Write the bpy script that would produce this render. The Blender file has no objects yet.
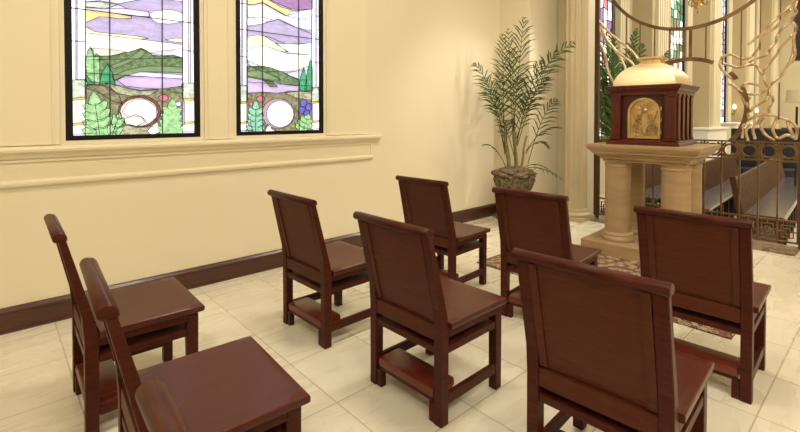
import bpy, bmesh, math, random
from mathutils import Vector, Matrix
random.seed(7)
S = bpy.context.scene
C = S.collection
PI = math.pi
R = math.radians

# ------------------------------------------------------------------ materials
MATS = {}
def mat(name, col, rough=.5, metal=0., coat=0., emit=None, estr=0., spec=None):
    m = bpy.data.materials.new(name); m.use_nodes = True
    b = m.node_tree.nodes['Principled BSDF']
    b.inputs['Base Color'].default_value = (*col, 1)
    b.inputs['Roughness'].default_value = rough
    b.inputs['Metallic'].default_value = metal
    b.inputs['Coat Weight'].default_value = coat
    b.inputs['Coat Roughness'].default_value = .12
    if spec is not None: b.inputs['Specular IOR Level'].default_value = spec
    if emit:
        b.inputs['Emission Color'].default_value = (*emit, 1)
        b.inputs['Emission Strength'].default_value = estr
    MATS[name] = m
    return m
def noise_mix(m, c1, c2, scale=(1, 1, 1), nscale=5, detail=4, space='Object', lo=.35, hi=.65, bump=0., socket='Base Color', dist=0.):
    nt = m.node_tree; N = nt.nodes; L = nt.links; b = N['Principled BSDF']
    tc = N.new('ShaderNodeTexCoord'); mp = N.new('ShaderNodeMapping'); mp.inputs['Scale'].default_value = scale
    L.new(tc.outputs[space], mp.inputs['Vector'])
    nz = N.new('ShaderNodeTexNoise'); nz.inputs['Scale'].default_value = nscale; nz.inputs['Detail'].default_value = detail
    nz.inputs['Distortion'].default_value = dist
    L.new(mp.outputs[0], nz.inputs['Vector'])
    cr = N.new('ShaderNodeValToRGB')
    cr.color_ramp.elements[0].position = lo; cr.color_ramp.elements[0].color = (*c1, 1)
    cr.color_ramp.elements[1].position = hi; cr.color_ramp.elements[1].color = (*c2, 1)
    L.new(nz.outputs['Fac'], cr.inputs['Fac']); L.new(cr.outputs['Color'], b.inputs[socket])
    if bump:
        bp = N.new('ShaderNodeBump'); bp.inputs['Strength'].default_value = bump; bp.inputs['Distance'].default_value = .01
        L.new(nz.outputs['Fac'], bp.inputs['Height']); L.new(bp.outputs['Normal'], b.inputs['Normal'])
    return m
wall_m = noise_mix(mat('wall_paint', (.8, .68, .42), .55), (.79, .71, .51), (.81, .73, .535), nscale=.7)
trim_m = mat('cream_trim', (.83, .74, .53), .35)
ceil_m = mat('ceiling_paint', (.85, .80, .68), .7)
wood = noise_mix(mat('mahogany', (.12, .035, .015), .40, coat=.04, spec=.14), (.044, .0088, .0045), (.086, .0190, .0088), (2, 2, 14), 6, 6, lo=.3, hi=.72)
woodp = noise_mix(mat('mahogany_panel', (.13, .045, .02), .5, coat=0, spec=.2), (.074, .0180, .0078), (.104, .0265, .0115), (26, 2.2, 26), 4, 6, lo=.3, hi=.72)
seat_m = noise_mix(mat('mahogany_seat', (.13, .04, .02), .33, coat=.07, spec=.25), (.068, .0145, .0082), (.098, .0225, .0125), (2, 26, 26), 3, 6, lo=.3, hi=.72)
base_m = noise_mix(mat('mahogany_baseboard', (.1, .03, .012), .3, coat=.2), (.05, .0145, .0065), (.085, .025, .011), (2, 20, 20), 4, 5)
tabw = noise_mix(mat('cherry_red_wood', (.2, .04, .02), .32, coat=.2, spec=.3), (.060, .0085, .0045), (.095, .0145, .0065), (12, 12, 2), 4, 5)
tabd = mat('dark_cherry_wood', (.045, .008, .005), .35, coat=.2)
vinyl = noise_mix(mat('kneeler_red_vinyl', (.3, .04, .02), .3), (.12, .019, .009), (.165, .027, .013), nscale=9)
stone = noise_mix(mat('golden_limestone', (.6, .4, .2), .4), (.36, .235, .12), (.45, .305, .165), (1, 1, 7), 3, 6, lo=.3, hi=.7)
gold = noise_mix(mat('satin_gold', (.8, .6, .28), .32, metal=.9), (.60, .43, .19), (.70, .53, .27), nscale=14)
brass = noise_mix(mat('cast_brass', (.7, .5, .22), .35, metal=.85), (.34, .23, .10), (.58, .43, .22), nscale=30, bump=.2)
dome_m = noise_mix(mat('pale_gilded_dome', (.86, .68, .38), .36, metal=.7), (.84, .68, .40), (.90, .75, .47), nscale=3)
bronze = noise_mix(mat('bronze_bar', (.25, .14, .06), .4, metal=.6), (.13, .068, .028), (.21, .115, .05), nscale=8)
bronzed = mat('dark_bronze', (.10, .06, .035), .45, metal=.5)
flame_m = noise_mix(mat('light_bronze_branch', (.6, .4, .2), .4, metal=.45), (.52, .37, .21), (.64, .47, .28), nscale=12)
lead_m = mat('dark_lead_came', (.03, .025, .03), .5, metal=.3)
wframe_m = mat('dark_window_frame', (.006, .005, .005), .5, spec=.2)
pewwood = noise_mix(mat('pew_brown_wood', (.2, .13, .08), .6, spec=.12), (.075, .036, .017), (.11, .056, .028), (1, 8, 8), 4, 5)
pewseat = noise_mix(mat('pew_seat_lavender_sheen', (.2, .15, .15), .22, coat=.25), (.085, .072, .078), (.12, .10, .11), (1, 8, 8), 4, 5)  # lavender-grey window reflection put into the seat's base colour
pewdark = mat('pew_dark_leg', (.035, .02, .015), .5)
leaf_m = noise_mix(mat('palm_leaflet', (.1, .2, .04), .6, spec=.2), (.035, .060, .012), (.085, .118, .032), nscale=8)
leafb_m = noise_mix(mat('nave_palm_leaf', (.05, .2, .03), .45), (.02, .075, .012), (.06, .15, .03), nscale=8)
stem_m = noise_mix(mat('palm_stem', (.25, .2, .09), .6), (.16, .15, .06), (.34, .25, .12), (1, 1, 10), 6)
moss_m = noise_mix(mat('moss_and_wicker', (.2, .15, .08), .9), (.05, .035, .017), (.25, .18, .10), nscale=30, detail=8, bump=.9)
fern_m = mat('ground_foliage', (.09, .17, .035), .5)
navew = noise_mix(mat('nave_cream_plaster', (.8, .72, .5), .6), (.68, .61, .43), (.73, .66, .47), nscale=.6)
navet = mat('nave_tan_plaster', (.55, .46, .29), .6)
navec = mat('nave_light_pilaster', (.80, .73, .54), .5)
white_m = mat('white_ledge', (.86, .84, .76), .5)
glow_m = mat('candle_bulb', (1, .8, .5), .4, emit=(1, .72, .36), estr=7)
fill_glow_m = mat('added_panel_glow', (1, .95, .85), .4, emit=(1, .86, .62), estr=4)  # glow for the added panels on the unseen ceiling
shade_m = mat('lamp_shade_fabric', (.8, .72, .5), .8)
black_m = mat('black_metal', (.02, .02, .022), .4)
navy_m = mat('navy_upholstery', (.012, .013, .02), .6)
maroon_m = mat('maroon_upholstery', (.05, .012, .010), .6)
red_m = mat('indicator_red', (.4, .02, .02), .5)

# marble tile floor (joint grid follows the real joints)
floor_m = mat('cream_marble_tile', (.8, .72, .55), .22)
def build_floor_mat(m, ox, oy, w):
    nt = m.node_tree; N = nt.nodes; L = nt.links; b = N['Principled BSDF']
    g = N.new('ShaderNodeNewGeometry'); sp = N.new('ShaderNodeSeparateXYZ'); L.new(g.outputs['Position'], sp.inputs[0])
    def M(op, a, c=None):
        n = N.new('ShaderNodeMath'); n.operation = op
        for i, v in enumerate((a, c)):
            if v is None: continue
            if isinstance(v, (int, float)): n.inputs[i].default_value = v
            else: L.new(v, n.inputs[i])
        return n.outputs[0]
    ms = []; ids = []
    for o, ax in ((ox, 'X'), (oy, 'Y')):
        t = M('DIVIDE', M('SUBTRACT', sp.outputs[ax], o), w)
        fr = M('FRACT', t); ids.append(M('FLOOR', t))
        ms.append(M('LESS_THAN', M('MINIMUM', fr, M('SUBTRACT', 1., fr)), .0035 / w))
    joint = M('MAXIMUM', ms[0], ms[1])
    cv = N.new('ShaderNodeCombineXYZ'); L.new(ids[0], cv.inputs[0]); L.new(ids[1], cv.inputs[1])
    wn = N.new('ShaderNodeTexWhiteNoise'); L.new(cv.outputs[0], wn.inputs['Vector'])
    add = N.new('ShaderNodeVectorMath'); add.operation = 'MULTIPLY_ADD'
    L.new(wn.outputs['Color'], add.inputs[0]); add.inputs[1].default_value = (20, 20, 20); L.new(g.outputs['Position'], add.inputs[2])
    mp = N.new('ShaderNodeMapping'); mp.inputs['Scale'].default_value = (1, 3.2, 1); mp.inputs['Rotation'].default_value = (0, 0, .4)
    L.new(add.outputs[0], mp.inputs['Vector'])
    nz = N.new('ShaderNodeTexNoise'); nz.inputs['Scale'].default_value = 2.3; nz.inputs['Detail'].default_value = 7; nz.inputs['Distortion'].default_value = .8
    L.new(mp.outputs[0], nz.inputs['Vector'])
    cr = N.new('ShaderNodeValToRGB')
    cr.color_ramp.elements[0].position = .3; cr.color_ramp.elements[0].color = (.79, .725, .56, 1)
    cr.color_ramp.elements[1].position = .65; cr.color_ramp.elements[1].color = (.85, .795, .64, 1)
    L.new(nz.outputs['Fac'], cr.inputs['Fac'])
    v = M('ADD', .93, M('MULTIPLY', wn.outputs['Value'], .1))
    mm = N.new('ShaderNodeVectorMath'); mm.operation = 'SCALE'; L.new(cr.outputs['Color'], mm.inputs[0]); L.new(v, mm.inputs['Scale'])
    mx = N.new('ShaderNodeMix'); mx.data_type = 'RGBA'; L.new(joint, mx.inputs['Factor'])
    L.new(mm.outputs[0], mx.inputs['A']); mx.inputs['B'].default_value = (.53, .45, .31, 1)
    L.new(mx.outputs['Result'], b.inputs['Base Color'])
    L.new(M('ADD', .2, M('MULTIPLY', nz.outputs['Fac'], .16)), b.inputs['Roughness'])
build_floor_mat(floor_m, 1.24, 2.30, .4655)
nfloor_m = noise_mix(mat('nave_floor_stone', (.7, .62, .45), .3), (.62, .53, .36), (.74, .66, .49), nscale=1.5)
thresh_m = noise_mix(mat('brown_marble', (.2, .12, .07), .25), (.10, .06, .035), (.36, .25, .15), nscale=7, detail=9, dist=1.5)
rug_m = mat('patterned_rug', (.3, .2, .12), .95)
def build_rug(m):
    nt = m.node_tree; N = nt.nodes; L = nt.links; b = N['Principled BSDF']
    tc = N.new('ShaderNodeTexCoord')
    vo = N.new('ShaderNodeTexVoronoi'); vo.inputs['Scale'].default_value = 15
    L.new(tc.outputs['Object'], vo.inputs['Vector'])
    cr = N.new('ShaderNodeValToRGB'); cr.color_ramp.interpolation = 'CONSTANT'
    e = cr.color_ramp.elements
    e[0].position = 0; e[0].color = (.44, .36, .23, 1); e[1].position = .32; e[1].color = (.20, .11, .06, 1)
    for p, c in ((.42, (.42, .32, .18)), (.52, (.065, .055, .03)), (.66, (.36, .09, .06)), (.78, (.10, .085, .045))):
        x = e.new(p); x.color = (*c, 1)
    L.new(vo.outputs['Distance'], cr.inputs['Fac'])
    L.new(cr.outputs['Color'], b.inputs['Base Color'])
build_rug(rug_m)

# ------------------------------------------------------------------ mesh helpers
class MB:
    def __init__(s): s.bm = bmesh.new()
    def box(s, x0, x1, y0, y1, z0, z1, bev=0., M=None):
        bm = s.bm
        r = bmesh.ops.create_cube(bm, size=1)
        vs = r['verts']
        for v in vs:
            v.co = Vector(((x0 + x1) / 2 + v.co.x * (x1 - x0), (y0 + y1) / 2 + v.co.y * (y1 - y0), (z0 + z1) / 2 + v.co.z * (z1 - z0)))
        if bev > 0:
            es = list({e for v in vs for e in v.link_edges})
            r2 = bmesh.ops.bevel(bm, geom=es, offset=bev, segments=2, profile=.6, affect='EDGES')
            vs = list({v for f in r2['faces'] for v in f.verts} | {v for v in vs if v.is_valid})
        if M is not None:
            for v in vs: v.co = M @ v.co
        return s
    def prism(s, pts, axis, a, b, bev=0.):
        """pts: outline in the plane normal to axis ('x': (y,z), 'y': (x,z), 'z': (x,y)) extruded a..b"""
        bm = s.bm
        def P(p, t):
            return {'x': (t, p[0], p[1]), 'y': (p[0], t, p[1]), 'z': (p[0], p[1], t)}[axis]
        A = [bm.verts.new(P(p, a)) for p in pts]; B = [bm.verts.new(P(p, b)) for p in pts]
        fs = [bm.faces.new(A), bm.faces.new(B[::-1])]
        n = len(pts)
        for i in range(n): fs.append(bm.faces.new((A[i], B[i], B[(i + 1) % n], A[(i + 1) % n])))
        bmesh.ops.recalc_face_normals(bm, faces=fs)
        if bev: bmesh.ops.bevel(bm, geom=list({e for f in fs for e in f.edges}), offset=bev, segments=1, affect='EDGES')
        return s
    def lathe(s, prof, c=(0, 0, 0), n=40, flutes=0, depth=0.):
        bm = s.bm; rows = []
        for (r, z) in prof:
            row = []
            for i in range(n):
                a = 2 * PI * i / n
                rr = r
                if flutes: rr = r - depth * math.sqrt(max(0, 1 - (((a * flutes / (2 * PI)) % 1 - .5) / .36) ** 2))
                row.append(bm.verts.new((c[0] + rr * math.cos(a), c[1] + rr * math.sin(a), c[2] + z)))
            rows.append(row)
        fs = []
        for k in range(len(rows) - 1):
            for i in range(n):
                fs.append(bm.faces.new((rows[k][i], rows[k][(i + 1) % n], rows[k + 1][(i + 1) % n], rows[k + 1][i])))
        fs.append(bm.faces.new(rows[0][::-1])); fs.append(bm.faces.new(rows[-1]))
        bmesh.ops.recalc_face_normals(bm, faces=fs)
        return s
    def tube(s, pts, r, n=8, r1=None, closed=False):
        bm = s.bm; pts = [Vector(p) for p in pts]; rows = []; m = len(pts)
        prev = None
        for i, p in enumerate(pts):
            if closed: d = pts[(i + 1) % m] - pts[i - 1]
            else: d = pts[min(i + 1, m - 1)] - pts[max(i - 1, 0)]
            d.normalize()
            if prev is None:
                u = d.orthogonal().normalized()
            else:
                u = (prev - d * prev.dot(d)).normalized()
            prev = u; w = d.cross(u)
            rr = r if r1 is None else r + (r1 - r) * i / (m - 1)
            rows.append([bm.verts.new(p + (u * math.cos(2 * PI * k / n) + w * math.sin(2 * PI * k / n)) * rr) for k in range(n)])
        rng = m if closed else m - 1
        for i in range(rng):
            a, b = rows[i], rows[(i + 1) % m]
            for k in range(n): bm.faces.new((a[k], a[(k + 1) % n], b[(k + 1) % n], b[k]))
        if not closed:
            bm.faces.new(rows[0][::-1]); bm.faces.new(rows[-1])
        return s
    def build(s, name, m, parent=None, smooth=False, label=None):
        me = bpy.data.meshes.new(name); bmesh.ops.recalc_face_normals(s.bm, faces=s.bm.faces)
        s.bm.to_mesh(me); s.bm.free()
        for mm in (m if isinstance(m, (list, tuple)) else [m]): me.materials.append(mm)
        if smooth:
            for p in me.polygons: p.use_smooth = True
            try: me.set_sharp_from_angle(angle=R(40))
            except Exception: pass
        o = bpy.data.objects.new(name, me); C.objects.link(o)
        if parent: o.parent = parent
        if label: o['label'] = label
        return o
def tag(o, label, cat, group=None, kind=None):
    if label: o['label'] = label
    if cat: o['category'] = cat
    if group: o['group'] = group
    if kind: o['kind'] = kind
    return o
def thing(name, label, cat, loc=(0, 0, 0), rz=0, group=None):
    o = bpy.data.objects.new(name, None); C.objects.link(o); o.empty_display_size = .1
    o.location = loc; o.rotation_euler = (0, 0, rz)
    return tag(o, label, cat, group)
def struct(name, mb, m, parent=None, smooth=False):
    o = mb.build(name, m, parent, smooth)
    if not parent: o['kind'] = 'structure'
    return o
def dup(root, loc, rz, label, group=None):
    r = root.copy(); C.objects.link(r); r.location = loc; r.rotation_euler = (0, 0, rz); r['label'] = label
    if group: r['group'] = group
    for ch in list(root.children):
        c = ch.copy(); C.objects.link(c); c.parent = r
        for g in ch.children:
            d = g.copy(); C.objects.link(d); d.parent = c
    return r

# ------------------------------------------------------------------ camera
F_PX, H, PITCH = 454., 1.40, R(1.1)
TH = math.atan2(503, 454)
V0 = 116 + F_PX * math.tan(PITCH)
Fv = Vector((math.cos(TH), math.sin(TH), 0)); Rv = Vector((math.sin(TH), -math.cos(TH), 0))
cam = bpy.data.cameras.new('camera'); co = bpy.data.objects.new('camera', cam); C.objects.link(co); S.camera = co
cam.sensor_width = 36; cam.lens = 36 * F_PX / 800; cam.shift_y = -(216 - V0) / 800
cam.clip_start = .02; cam.clip_end = 200
fwd = Fv * math.cos(PITCH) + Vector((0, 0, -math.sin(PITCH))); upv = Fv * math.sin(PITCH) + Vector((0, 0, math.cos(PITCH)))
M3 = Matrix((Rv, upv, -fwd)).transposed()
co.matrix_world = Matrix.Translation((0, 0, H)) @ M3.to_4x4()
def ray(u, v):
    return fwd + Rv * ((u - 400) / F_PX) + upv * ((V0 - v) / F_PX)
def on_y(u, v, y):
    d = ray(u, v); t = y / d.y
    return (t * d.x, H + t * d.z)                      # x, z on a wall of constant y

# ------------------------------------------------------------------ room shell
W = 3.87
CZ = 4.3
struct('floor', MB().box(-3, 5.95, -3.2, 4.3, -.45, 0).box(5.95, 6.33, -3.2, 2.9, -.45, 0), floor_m)
struct('ceiling', MB().box(-3, 6.4, -3.2, 4.2, CZ, CZ + .1), ceil_m)
struct('wall_back', MB().box(-3.1, -3, -3.2, 4.2, 0, CZ), wall_m)
struct('wall_near', MB().box(-3, 6.4, -3.3, -3.2, 0, CZ), wall_m)
WZ1 = 3.35
w1 = (.385, 1.283); w2 = (1.583, 2.468); WB = 1.228
wl = MB()
wl.box(-3, 5.4, W, W + .25, 0, WB); wl.box(-3, 5.4, W, W + .25, WZ1, CZ)
wl.box(-3, w1[0], W, W + .25, WB, WZ1); wl.box(w1[1], w2[0], W, W + .25, WB, WZ1); wl.box(w2[1], 5.4, W, W + .25, WB, WZ1)
struct('wall_left', wl, wall_m)
wr = MB(); wr.box(5.4, 6.2, 3.38, W + .25, 0, CZ); wr.box(6.13, 6.40, 2.93, 3.37, 0, CZ)
struct('wall_right', wr, wall_m)
wf = MB(); wf.box(6.27, 6.42, -3.2, .66, -.4, CZ); wf.box(6.2, 6.4, .66, 2.95, 3.9, CZ)
struct('wall_far', wf, wall_m)
# window surround mouldings
def surround():
    m = MB(); e = W - .012
    for x0, x1 in ((-2.9, .385 - .03), (1.283 + .03, 1.583 - .03), (2.468 + .03, 3.01)):
        m.box(x0, x1, e, W - .0005, 1.205, 3.6, .004)
    m.box(.355, 2.50, e, W - .0005, WZ1 + .03, 3.6, .004)
    for x in (w1[0] - .075, w1[1] + .055, w2[0] - .075, w2[1] + .055):
        m.box(x, x + .012, e - .005, e - .0005, 1.205, 3.5, .002)
    return m
struct('trim_1', surround(), trim_m)
sl = MB()
sl.prism([(W - .001, 1.120), (W - .026, 1.120), (W - .030, 1.135), (W - .045, 1.150), (W - .062, 1.158), (W - .074, 1.166), (W - .078, 1.180), (W - .074, 1.194), (W - .066, 1.200), (W - .001, 1.200)], 'x', -2.9, 3.16)
sl.box(-2.9, 3.06, W - .018, W - .0005, .965, 1.12)
sl.prism([(W - .001, .935), (W - .020, .935), (W - .030, .944), (W - .034, .956), (W - .034, .966), (W - .022, .978), (W - .001, .978)], 'x', -2.9, 3.075)
sl.box(-2.9, 3.075, W - .030, W - .0175, 1.098, 1.112)
sl.box(3.045, 3.062, W - .027, W - .0175, .975, 1.10)
for k in range(8): sl.box(-2.9, 3.02, W - .0205, W - .0175, .995 + k * .013, .999 + k * .013)
struct('trim_2', sl, trim_m)
def baseb(m, pts):
    """pts: list of (p0, p1, outward normal)"""
    for (a, b, n) in pts:
        a = Vector(a); b = Vector(b); n = Vector(n); d = (b - a); Ln = d.length; d.normalize()
        prof = [(0, 0), (.028, 0), (.028, .018), (.02, .022), (.02, .12), (.026, .126), (.026, .140), (.012, .158), (0, .162)]
        vs0 = [m.bm.verts.new((a.x + n.x * p, a.y + n.y * p, q)) for p, q in prof]
        vs1 = [m.bm.verts.new((b.x + n.x * p, b.y + n.y * p, q)) for p, q in prof]
        k = len(prof)
        for i in range(k): m.bm.faces.new((vs0[i], vs1[i], vs1[(i + 1) % k], vs0[(i + 1) % k]))
        m.bm.faces.new(vs0); m.bm.faces.new(vs1[::-1])
struct('baseboard_left', (lambda m: (baseb(m, [((-3, W - .001), (5.36, W - .001), (0, -1))]), m)[1])(MB()), base_m)
struct('baseboard_right', (lambda m: (baseb(m, [((5.399, W - .03), (5.399, 3.38), (-1, 0)), ((5.40, 3.379), (6.12, 3.379), (0, -1))]), m)[1])(MB()), base_m)
struct('trim_3', MB().box(5.93, 6.36, .70, 2.90, .0005, .008), thresh_m)

# ------------------------------------------------------------------ stained glass windows
GC = dict(white=(1.0, 1.0, 1.0), cream=(1.0, .97, .80), lav=(.50, .44, .74), lavl=(.68, .64, .88), purp=(.38, .22, .48), yel=(.98, .80, .36),
          yell=(1.0, .90, .58), pink=(.98, .78, .72), gd=(.14, .23, .11), gm=(.22, .34, .17), gl=(.36, .70, .34), gx=(.06, .42, .20), teal=(.30, .66, .50),
          olive=(.24, .24, .14), brown=(.20, .07, .05), ol2=(.44, .46, .32), red=(.70, .20, .28), blue=(.15, .14, .70), lake=(.62, .50, .82), pale=(.62, .78, .66), gold=(.85, .62, .15), mauve=(.50, .36, .50))
GK = list(GC)
def glass_mats():
    out = []
    for k in GK:
        c = GC[k]; m = mat('stained_glass_' + k, tuple(x * .6 for x in c), .15)
        s = 1.65 * {'white': 1.5, 'cream': 1.35, 'lavl': 1.2, 'yell': 1.15, 'pale': .9}.get(k, .88)
        hc = k in ('pale', 'olive', 'ol2', 'gl', 'teal', 'gd', 'brown')
        noise_mix(m, tuple(x * (.40 if hc else .80) for x in c), tuple(min(1, x * (1.45 if hc else 1.12) + .03) for x in c), (1, 1, 1.3) if hc else (1, 1, 2.2), 34 if hc else 12, 4, socket='Emission Color', dist=.7)
        m.node_tree.nodes['Principled BSDF'].inputs['Emission Strength'].default_value = s
        out.append(m)
    return out
gm = glass_mats()
def stained(nm, idx, wx, polys, extra_leads, ul, ur):
    root = bpy.data.objects.new(nm, None); C.objects.link(root); root['kind'] = 'structure'
    root.location = (0, 0, 0)
    YG = W + .03
    # frame
    f = MB(); t = .043
    f.box(wx[0] + .001, wx[0] + t, W + .004, W + .06, WB + .001, WZ1 - .001); f.box(wx[1] - t, wx[1] - .001, W + .004, W + .06, WB + .001, WZ1 - .001)
    f.box(wx[0] + t, wx[1] - t, W + .004, W + .06, WB + .001, WB + t * .8); f.box(wx[0] + t, wx[1] - t, W + .004, W + .06, WZ1 - t, WZ1 - .001)
    f.build('window_frame', wframe_m, root, label='dark metal window frame')
    g = MB(); ld = MB(); bm = g.bm
    x0, x1 = wx[0] + t, wx[1] - t
    def clampx(x): return min(max(x, x0), x1)
    def face(pts, col, k, lead=True):
        vs = [bm.verts.new((clampx(x), YG - k * .00025, max(z, WB + .02))) for x, z in pts]
        fc = bm.faces.new(vs); fc.material_index = GK.index(col)
        if lead:
            n = len(pts)
            for i in range(n): strip(pts[i], pts[(i + 1) % n], .0036)
    def strip(a, b, w, yy=0.):
        a = Vector((clampx(a[0]), max(a[1], WB + .02))); b = Vector((clampx(b[0]), max(b[1], WB + .02)))
        d = b - a
        if d.length < 1e-4: return
        d.normalize(); nn = Vector((-d.y, d.x)) * w / 2; e = d * w * .3
        q = [a - nn - e, b - nn + e, b + nn + e, a + nn - e]
        lo = [ld.bm.verts.new((p.x, YG - .016 - yy, p.y)) for p in q]; hi = [ld.bm.verts.new((p.x, YG - .010, p.y)) for p in q]
        ld.bm.faces.new(lo)
        for i in range(4): ld.bm.faces.new((lo[i], hi[i], hi[(i + 1) % 4], lo[(i + 1) % 4]))
    face([(x0, WB), (x1, WB), (x1, WZ1), (x0, WZ1)], 'lav', 0, False)
    k = 1
    for col, pts in polys:
        face([on_y(u, v, YG) for u, v in pts], col, k); k += 1
    for a, b, w in extra_leads:
        strip(on_y(*a, YG), on_y(*b, YG), w, .002)
    # solid backing so the glass has real thickness
    g.box(x0, x1, YG + .001, YG + .006, WB + .02, WZ1 - .03)
    for fc in bm.faces:
        if all(v.co.y > YG + .0005 for v in fc.verts): fc.material_index = GK.index('lav')
    g2 = bpy.data.meshes.new('stained_glass'); bm.to_mesh(g2); bm.free()
    for m in gm: g2.materials.append(m)
    go = bpy.data.objects.new('stained_glass', g2); C.objects.link(go); go.parent = root
    go['label'] = 'stained glass landscape with hills and pillars'
    ld.build('lead_came', lead_m, root)
def ell(cx, cy, rx, ry, n=18, a0=0, a1=360):
    return [(cx + rx * math.cos(R(a0 + (a1 - a0) * i / n)), cy + ry * math.sin(R(a0 + (a1 - a0) * i / n))) for i in range(n)]
def sprig(base, tip, w, col, n=4):
    """an acanthus-like leaf: paired pointed lobes curving up along the stalk, then the tip lobe"""
    out = []; bx, by = base; tx, ty = tip; dx, dy = tx - bx, ty - by; L = math.hypot(dx, dy); dx /= L; dy /= L; px, py = -dy, dx
    for i in range(n):
        s = L * (.04 + .66 * i / n); ww = w * (1 - .35 * i / n); hh = L * .78 / n
        for sg in (-1, 1):
            def P(a, b): return (bx + dx * (s + a * hh) + px * sg * b * ww, by + dy * (s + a * hh) + py * sg * b * ww)
            out.append((col, [P(0, 0), P(.05, .5), P(.45, .95), P(1.15, 1.15), P(1.25, .75), P(1.0, .3), P(1.05, 0)]))
    s = L * .70; ax, ay = bx + dx * s, by + dy * s
    out.append((col, [(ax, ay), (ax + px * w * .42 + dx * L * .08, ay + py * w * .42 + dy * L * .08), (ax + px * w * .3 + dx * L * .2, ay + py * w * .3 + dy * L * .2), (tx, ty), (ax - px * w * .3 + dx * L * .2, ay - py * w * .3 + dy * L * .2), (ax - px * w * .42 + dx * L * .08, ay - py * w * .42 + dy * L * .08)]))
    return out
P1 = [
 ('lavl', [(85,-70),(182,-70),(182,2),(150,-2),(118,4),(100,1),(85,2)]),
 ('lav', [(85,-48),(125,-40),(182,-50),(182,-30),(130,-22),(85,-30)]),
 ('pale', [(85,2),(100,2),(118,5),(127,9),(105,9),(85,7)]),
 ('yel', [(85,10),(110,13),(131,16.5),(131,18.5),(118,19),(109,17.5),(99,17),(92,20),(85,23)]),
 ('lavl', [(118,5),(127,9),(148,12),(150,17),(131,16),(110,13),(85,10),(85,8),(105,9)]),
 ('yell', [(85,27),(95,32),(108,33.5),(135,36),(148,38.5),(140,39.5),(110,36),(85,33)]),
 ('cream', [(85,33),(110,36),(140,39.5),(182,45),(182,58),(85,60)]),
 ('white', [(148,15),(155,11),(170,10),(179,12),(182,14),(182,22),(170,24),(158,23.5),(152,20)]),
 ('yell', [(165,40),(175,38.5),(182,38.5),(182,43),(170,41.5)]),
 ('pink', [(91,48.5),(108,49),(126,52),(112,56),(93,56)]),
 ('lavl', [(148,53),(160,51),(170,50),(182,48),(182,58),(170,57)]),
 ('gd', [(85,57),(110,56),(126,52.5),(135,50),(141,48),(147,51),(152,55),(160,56),(172,55),(182,58),(182,73),(160,72),(140,72),(125,76),(113,82),(85,82)]),
 ('gm', [(110,66),(126,60),(141,49.5),(146,52),(140,58),(128,63),(113,69)]),
 ('gm', [(112,76),(130,69),(150,66),(182,67),(182,73),(160,72),(140,72),(125,76),(113,80)]),
 ('lake', [(116,80),(125,76),(140,72),(160,73),(182,75),(182,86),(160,89),(140,88),(125,86)]),
 ('lavl', [(125,76),(140,72),(160,73),(182,75),(182,79),(150,77)]),
 ('olive', [(85,85),(110,84),(125,88),(140,90),(160,89),(182,86),(182,139),(85,139)]),
 ('ol2', [(105,83),(122,86),(138,91),(158,90),(150,95),(130,96),(116,93)]),
 ('olive', [(88,84),(105,86),(118,94),(122,104),(112,101),(100,93),(86,88)]),
 ('gd', [(168,88),(182,86),(182,93),(170,92)]),
 ('gl', [(86,82),(85.5,60),(87.5,50),(90.5,47),(93.5,52),(94,82)]),
 ('gl', [(94,83),(93.5,58),(96,53.5),(99,56),(99.5,83)]),
 ('gx', [(99,84),(101.5,73),(107,64),(112,73),(115,84)]),
 ('gx', [(85,73),(89,80),(96,85),(85,85)]),
 ('brown', ell(139, 111.5, 21.5, 16)),
 ('pink', ell(138.5, 112, 19, 14)),
 ('white', [(127,104),(134,99.5),(146,100),(156,108),(156,117),(148,124),(142,117),(136,114),(128,117),(122,112)]),
 ('cream', [(124,119),(132,116),(141,117),(144,122),(136,126),(125,124)]),
 ('ol2', [(118,128),(128,125),(140,127),(152,126),(156,134),(150,138),(120,138),(114,133)]),
 ('white', [(147,131),(152,126),(157,122),(158,127),(162,129),(157,133),(152,136)]),
 ('red', ell(163, 98, 5, 3.5, 8)),
 ('lavl', ell(178, 104, 3, 2.5, 8)),
 ('white', [(70,-70),(75.5,-70),(75.5,80),(70,80)]), ('lavl', [(75.5,-70),(77,-70),(77,80),(75.5,80)]), ('white', [(77,-70),(85,-70),(85,80),(77,80)]),
 ('pale', [(70,80),(86,79),(87,84),(85.5,90),(86.5,97),(70,98)]), ('gold', [(70,98),(86,97),(86,99.5),(70,100.5)]),
 ('white', [(70,100.5),(85,99.5),(85,122),(70,123)]), ('gold', [(70,123),(86,122),(86,124.5),(70,125.5)]),
 ('white', [(70,125.5),(87,124.5),(96,131),(96,133),(70,134)]), ('lavl', [(70,134),(96,133),(96,139),(70,140)]),
 ('white', [(182.5,-70),(188,-70),(188,83),(182.5,83)]), ('lavl', [(188,-70),(190,-70),(190,83),(188,83)]), ('white', [(190,-70),(196,-70),(196,83),(190,83)]),
 ('pale', [(182,83),(196,83),(196,98),(183,99),(181,94),(183,90),(181,86)]), ('gold', [(183,99),(196,98),(196,100.5),(183,101.5)]),
 ('white', [(184,101.5),(196,100.5),(196,121),(184,122)]), ('gold', [(184,122),(196,121),(196,123.5),(184,124.5)]),
 ('white', [(176,130),(184,124.5),(196,123.5),(196,131),(176,132)]), ('lavl', [(175,132),(196,131),(196,138),(175,139)]),
] + sprig((111, 138), (120, 112), 7, 'gl', 2) + sprig((100, 139), (93, 92), 15, 'gl', 4) + sprig((169, 138), (172, 99), 11, 'gl', 4)
L1 = [((109,-70),(109.8,140),.007), ((161.5,-70),(162,138),.007), ((85,-70),(85,98),.006), ((182.3,-70),(182.3,98),.006),
      ((70,8),(194,23.5),.006), ((70,41),(85,42),.005), ((182,50),(196,52),.005), ((70,-40),(194,-22),.006), ((85,73),(182,79),.004)]
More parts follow.
